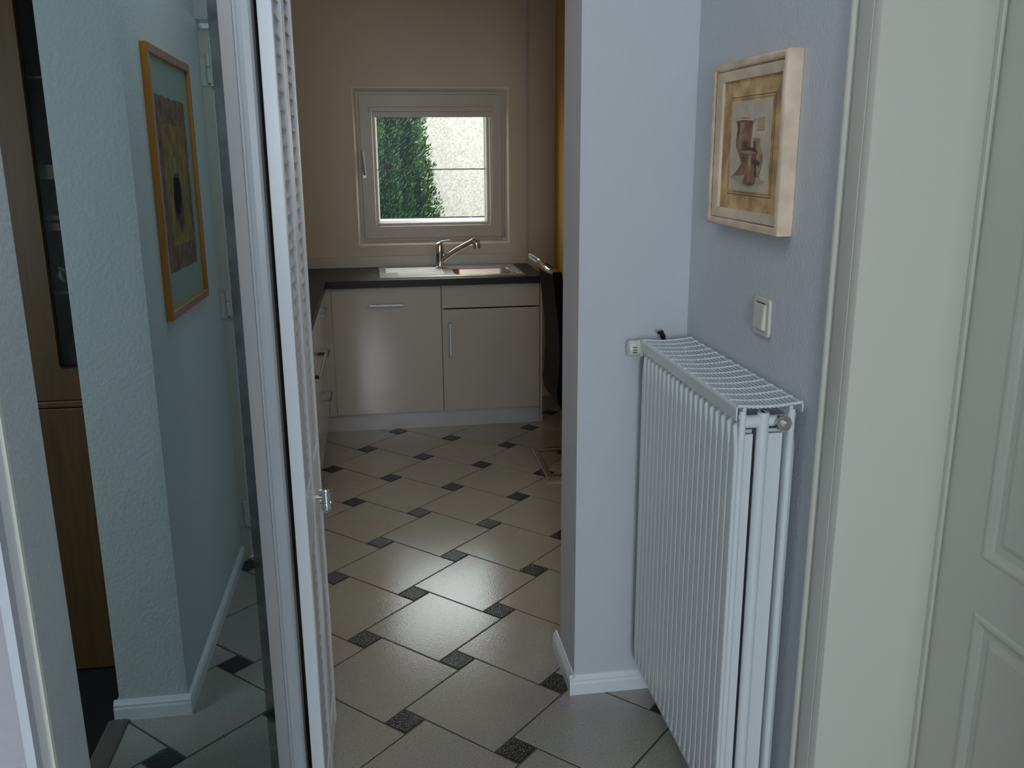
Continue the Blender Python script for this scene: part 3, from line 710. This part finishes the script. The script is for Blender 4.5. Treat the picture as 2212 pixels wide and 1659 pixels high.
# ------------------------------------------------------------------ kitchen window
win = thing('window_1', (.38, 5.83, WZ0), 'small kitchen window with glazing bar above the sink', 'window'); win['kind'] = 'structure'
g = MB().moulding((WX0+.006, WX1-.006, WZ0+.006, WZ1-.006), [(0, 5.90), (0, 5.797), (.012, 5.794), (.030, 5.794), (.034, 5.800), (.036, 5.90)], 1)
g.build('outer_frame', M['pvc'], win)
g = MB().moulding((WX0+.034, WX1-.034, WZ0+.034, WZ1-.034), [(0, 5.86), (0, 5.784), (.003, 5.780), (.074, 5.780), (.078, 5.786), (.094, 5.798), (.100, 5.815), (.104, 5.860)], 1)
g.build('sash', M['pvc'], win)
gx0, gx1, gz0, gz1 = WX0+.136, WX1-.136, WZ0+.124, WZ1-.124
g = MB().box(gx0-.01, gx1+.01, 5.822, 5.826, gz0-.01, gz1+.06); g.build('pane', M['glass'], win)
# lower inner edge catches the light: outer glazing ledge
MB().box(WX0+.02, WX1-.02, 6.085, 6.095, 1.165, 1.172).build('sill_gasket', M['rubber_and_shade'], win)
g = MB().box(gx0-.002, gx1+.002, 5.816, 5.8215, 1.483, 1.490); g.build('glazing_bar', mat('bar_grey', (.30, .28, .26), .5), win)
g = MB().box(.0, .765, 5.760, 5.782, 1.832, 1.862).build('blind_cassette', M['pvc'], win, bevel=.004)
MB().box(.02, .745, 5.772, 5.778, 1.80, 1.832).build('rolled_blind', M['pvc'], win)
g = MB().box(-.050, -.030, 5.772, 5.780, 1.440, 1.480).tube([(-.040, 5.770, 1.462), (-.040, 5.745, 1.462), (-.041, 5.742, 1.48), (-.046, 5.742, 1.60)], [.007, .008, .009, .008], 10)
g.build('window_handle', M['handle'], win, smooth=True)
g = MB().tube([(.752, 5.770, 1.81), (.754, 5.766, 1.60), (.752, 5.764, 1.40), (.744, 5.764, 1.25), (.730, 5.764, 1.13), (.715, 5.764, 1.08)], .0011, 6)
g.tube([(.758, 5.770, 1.81), (.760, 5.766, 1.55), (.757, 5.764, 1.35), (.748, 5.764, 1.22), (.735, 5.764, 1.12), (.715, 5.764, 1.08)], .0011, 6)
g.build('blind_cord', M['plastic_white'], win)
g = MB().box(.815, .842, 5.770, 5.785, 1.040, 1.056).lathe([(.006, 1.04), (.006, 1.11)], (.838, 5.775, 0), 'z', 12)
g.build('hinge', M['handle'], win)
o = MB().box(WX0, WX1, 5.905, 6.12, 1.0, 1.165).build('trim_9', M['alu']); struct(o, 'pale outer window sill', 'window sill')

# ------------------------------------------------------------------ chair at the right edge of the kitchen
ch = thing('dining_chair', (1.0, 4.38, 0), 'black leather cantilever chair with chrome frame, half hidden by the wall', 'chair')
prof = [(.835, 1.035), (.845, .93), (.858, .82), (.868, .72), (.872, .62), (.866, .52), (.858, .44), (.862, .385), (.885, .345), (.93, .325), (1.0, .33), (1.13, .345)]
back = [(x+.050 if i < 8 else x, z if i < 8 else z+.055) for i, (x, z) in enumerate(prof)]
back[8] = (.925, .405); back[7] = (.915, .42); back[9] = (.96, .385)
pts = prof+[(1.14, .36), (1.14, .40)]+[(1.13, .41), (1.0, .40)]+back[9:6:-1]+[(.912, .50), (.92, .62), (.916, .72), (.906, .82), (.893, .93), (.880, 1.035)]
o = MB().prism(pts, 1, 4.19, 4.58).build('seat_shell', M['leather'], ch, bevel=.008)
g = MB()
def arc(p): return p
g.tube([(.87, 4.22, 1.02), (.845, 4.22, 1.035), (.815, 4.22, 1.045), (.792, 4.225, 1.062), (.785, 4.24, 1.078), (.785, 4.30, 1.080), (.785, 4.48, 1.080), (.785, 4.53, 1.078), (.792, 4.545, 1.062), (.815, 4.55, 1.045), (.87, 4.55, 1.02)], .0155, 14)
g.build('back_rail', M['chrome'], ch, smooth=True)
g = MB()
g.box(.800, .832, 4.15, 4.61, 0, .018).box(.832, 1.24, 4.15, 4.18, 0, .018).box(.832, 1.24, 4.58, 4.61, 0, .018)
g.build('base_frame', M['steel'], ch, bevel=.003)
for yy in (4.165, 4.595): MB().tube([(1.22, yy, .010), (1.25, yy, .03), (1.26, yy, .06), (1.235, yy, .30), (1.21, yy, .335), (1.10, yy, .338)], .012, 12).build('cantilever_leg', M['chrome'], ch, smooth=True)
for o in ch.children:
    o.location.x -= .0
# keep the whole chair inside the room
ch.location.x -= .115 if False else 0

# ------------------------------------------------------------------ outside: rendered wall, clipped conifer, ground
o = MB().box(-3, 4.5, 9.7, 9.9, -.3, 2.45).build('garden_wall', M['plaster_out'])
tag(o, 'rough pale rendered wall outside behind the kitchen window', 'garden wall')
o = MB().box(-4, 5, 6.02, 9.9, -.35, -.30).build('ground', M['soil'], loc=(0, 0, 0)); o['kind'] = 'structure'; o['label'] = 'ground outside'
cf = thing('conifer', (-.35, 8.3, -.30), 'dense clipped green conifer outside the kitchen window', 'conifer')
def cr(z):    # radius with height
    return .955-.105*(z-1.0)-.12*max(0, z-1.95)
cxx, cyy = -.39, 8.40
lf = MB(); rnd = random.Random(11)
for i in range(34000):
    a = rnd.uniform(PI*1.02, PI*2.08) if rnd.random() < .93 else rnd.uniform(0, 2*PI); z = rnd.uniform(.2, 2.5)
    R = cr(z)*(1+.05*math.sin(9*a+3*z)+.04*math.sin(23*a-7*z))*rnd.uniform(.88, 1.0)
    px, py = cxx+R*math.cos(a), cyy+R*math.sin(a)
    out = Vector((math.cos(a), math.sin(a), rnd.uniform(.4, 1.6))).normalized()
    side = Vector((-math.sin(a), math.cos(a), 0)); side = (side*math.cos(rnd.uniform(-1.4, 1.4))+Vector((0, 0, 1))*.6*rnd.uniform(-1, 1)).normalized()
    out = (out+side*rnd.uniform(-.6, .6)).normalized()
    L = rnd.uniform(.022, .048); W = L*rnd.uniform(.16, .28)
    p = Vector((px, py, z)); nrm = out.cross(side).normalized()*.004
    vs = [p, p+out*L*.45+side*W+nrm, p+out*L, p+out*L*.45-side*W-nrm]
    k0 = len(lf.v)
    lf.add(vs, [(0, 1, 2, 3)])
lo = lf.build('foliage', M['leaf'], cf)
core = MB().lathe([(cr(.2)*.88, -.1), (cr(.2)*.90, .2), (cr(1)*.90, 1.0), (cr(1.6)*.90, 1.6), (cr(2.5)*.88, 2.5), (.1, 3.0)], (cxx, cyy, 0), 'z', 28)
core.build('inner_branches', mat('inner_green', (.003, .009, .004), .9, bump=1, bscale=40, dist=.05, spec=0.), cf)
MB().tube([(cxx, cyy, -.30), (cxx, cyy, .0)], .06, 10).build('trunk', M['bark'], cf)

# ------------------------------------------------------------------ light
W = bpy.data.worlds.new('world'); S.world = W; W.use_nodes = True
bg = W.node_tree.nodes['Background']; bg.inputs['Color'].default_value = (.93, .96, 1, 1); bg.inputs['Strength'].default_value = 5.2
def area(name, loc, target, size, size_y, power, col):
    L = bpy.data.lights.new(name, 'AREA'); L.shape = 'RECTANGLE'; L.size = size; L.size_y = size_y; L.energy = power; L.color = col
    o = bpy.data.objects.new(name, L); COL.objects.link(o); o.location = loc
    o.rotation_euler = (Vector(target)-Vector(loc)).to_track_quat('-Z', 'Y').to_euler()
    return o
area('hall_window_light', (-.24, -3.2, 1.75), (.1, 2.2, 1.2), .60, 1.2, 61, (.88, .935, 1.0))
area('hall_ceiling_light', (-.15, 1.50, 2.56), (-.15, 1.50, 0), .8, .9, 3.8, (.88, .94, 1.0))
area('side_room_window_light', (-2.3, 3.0, 1.6), (-.7, 1.6, 1.2), .9, 1.2, 20, (.88, .94, 1.0))
area('kitchen_fill_light', (1.14, 3.25, 1.55), (0, 3.25, 1.35), .8, 1.0, 13.0, (1, .885, .72))  # added warm fill for the kitchen, no window in this wall
S.view_settings.view_transform = 'Standard'; S.view_settings.look = 'None'
S.view_settings.exposure = 0; S.view_settings.gamma = 1
S.view_settings.use_curve_mapping = False
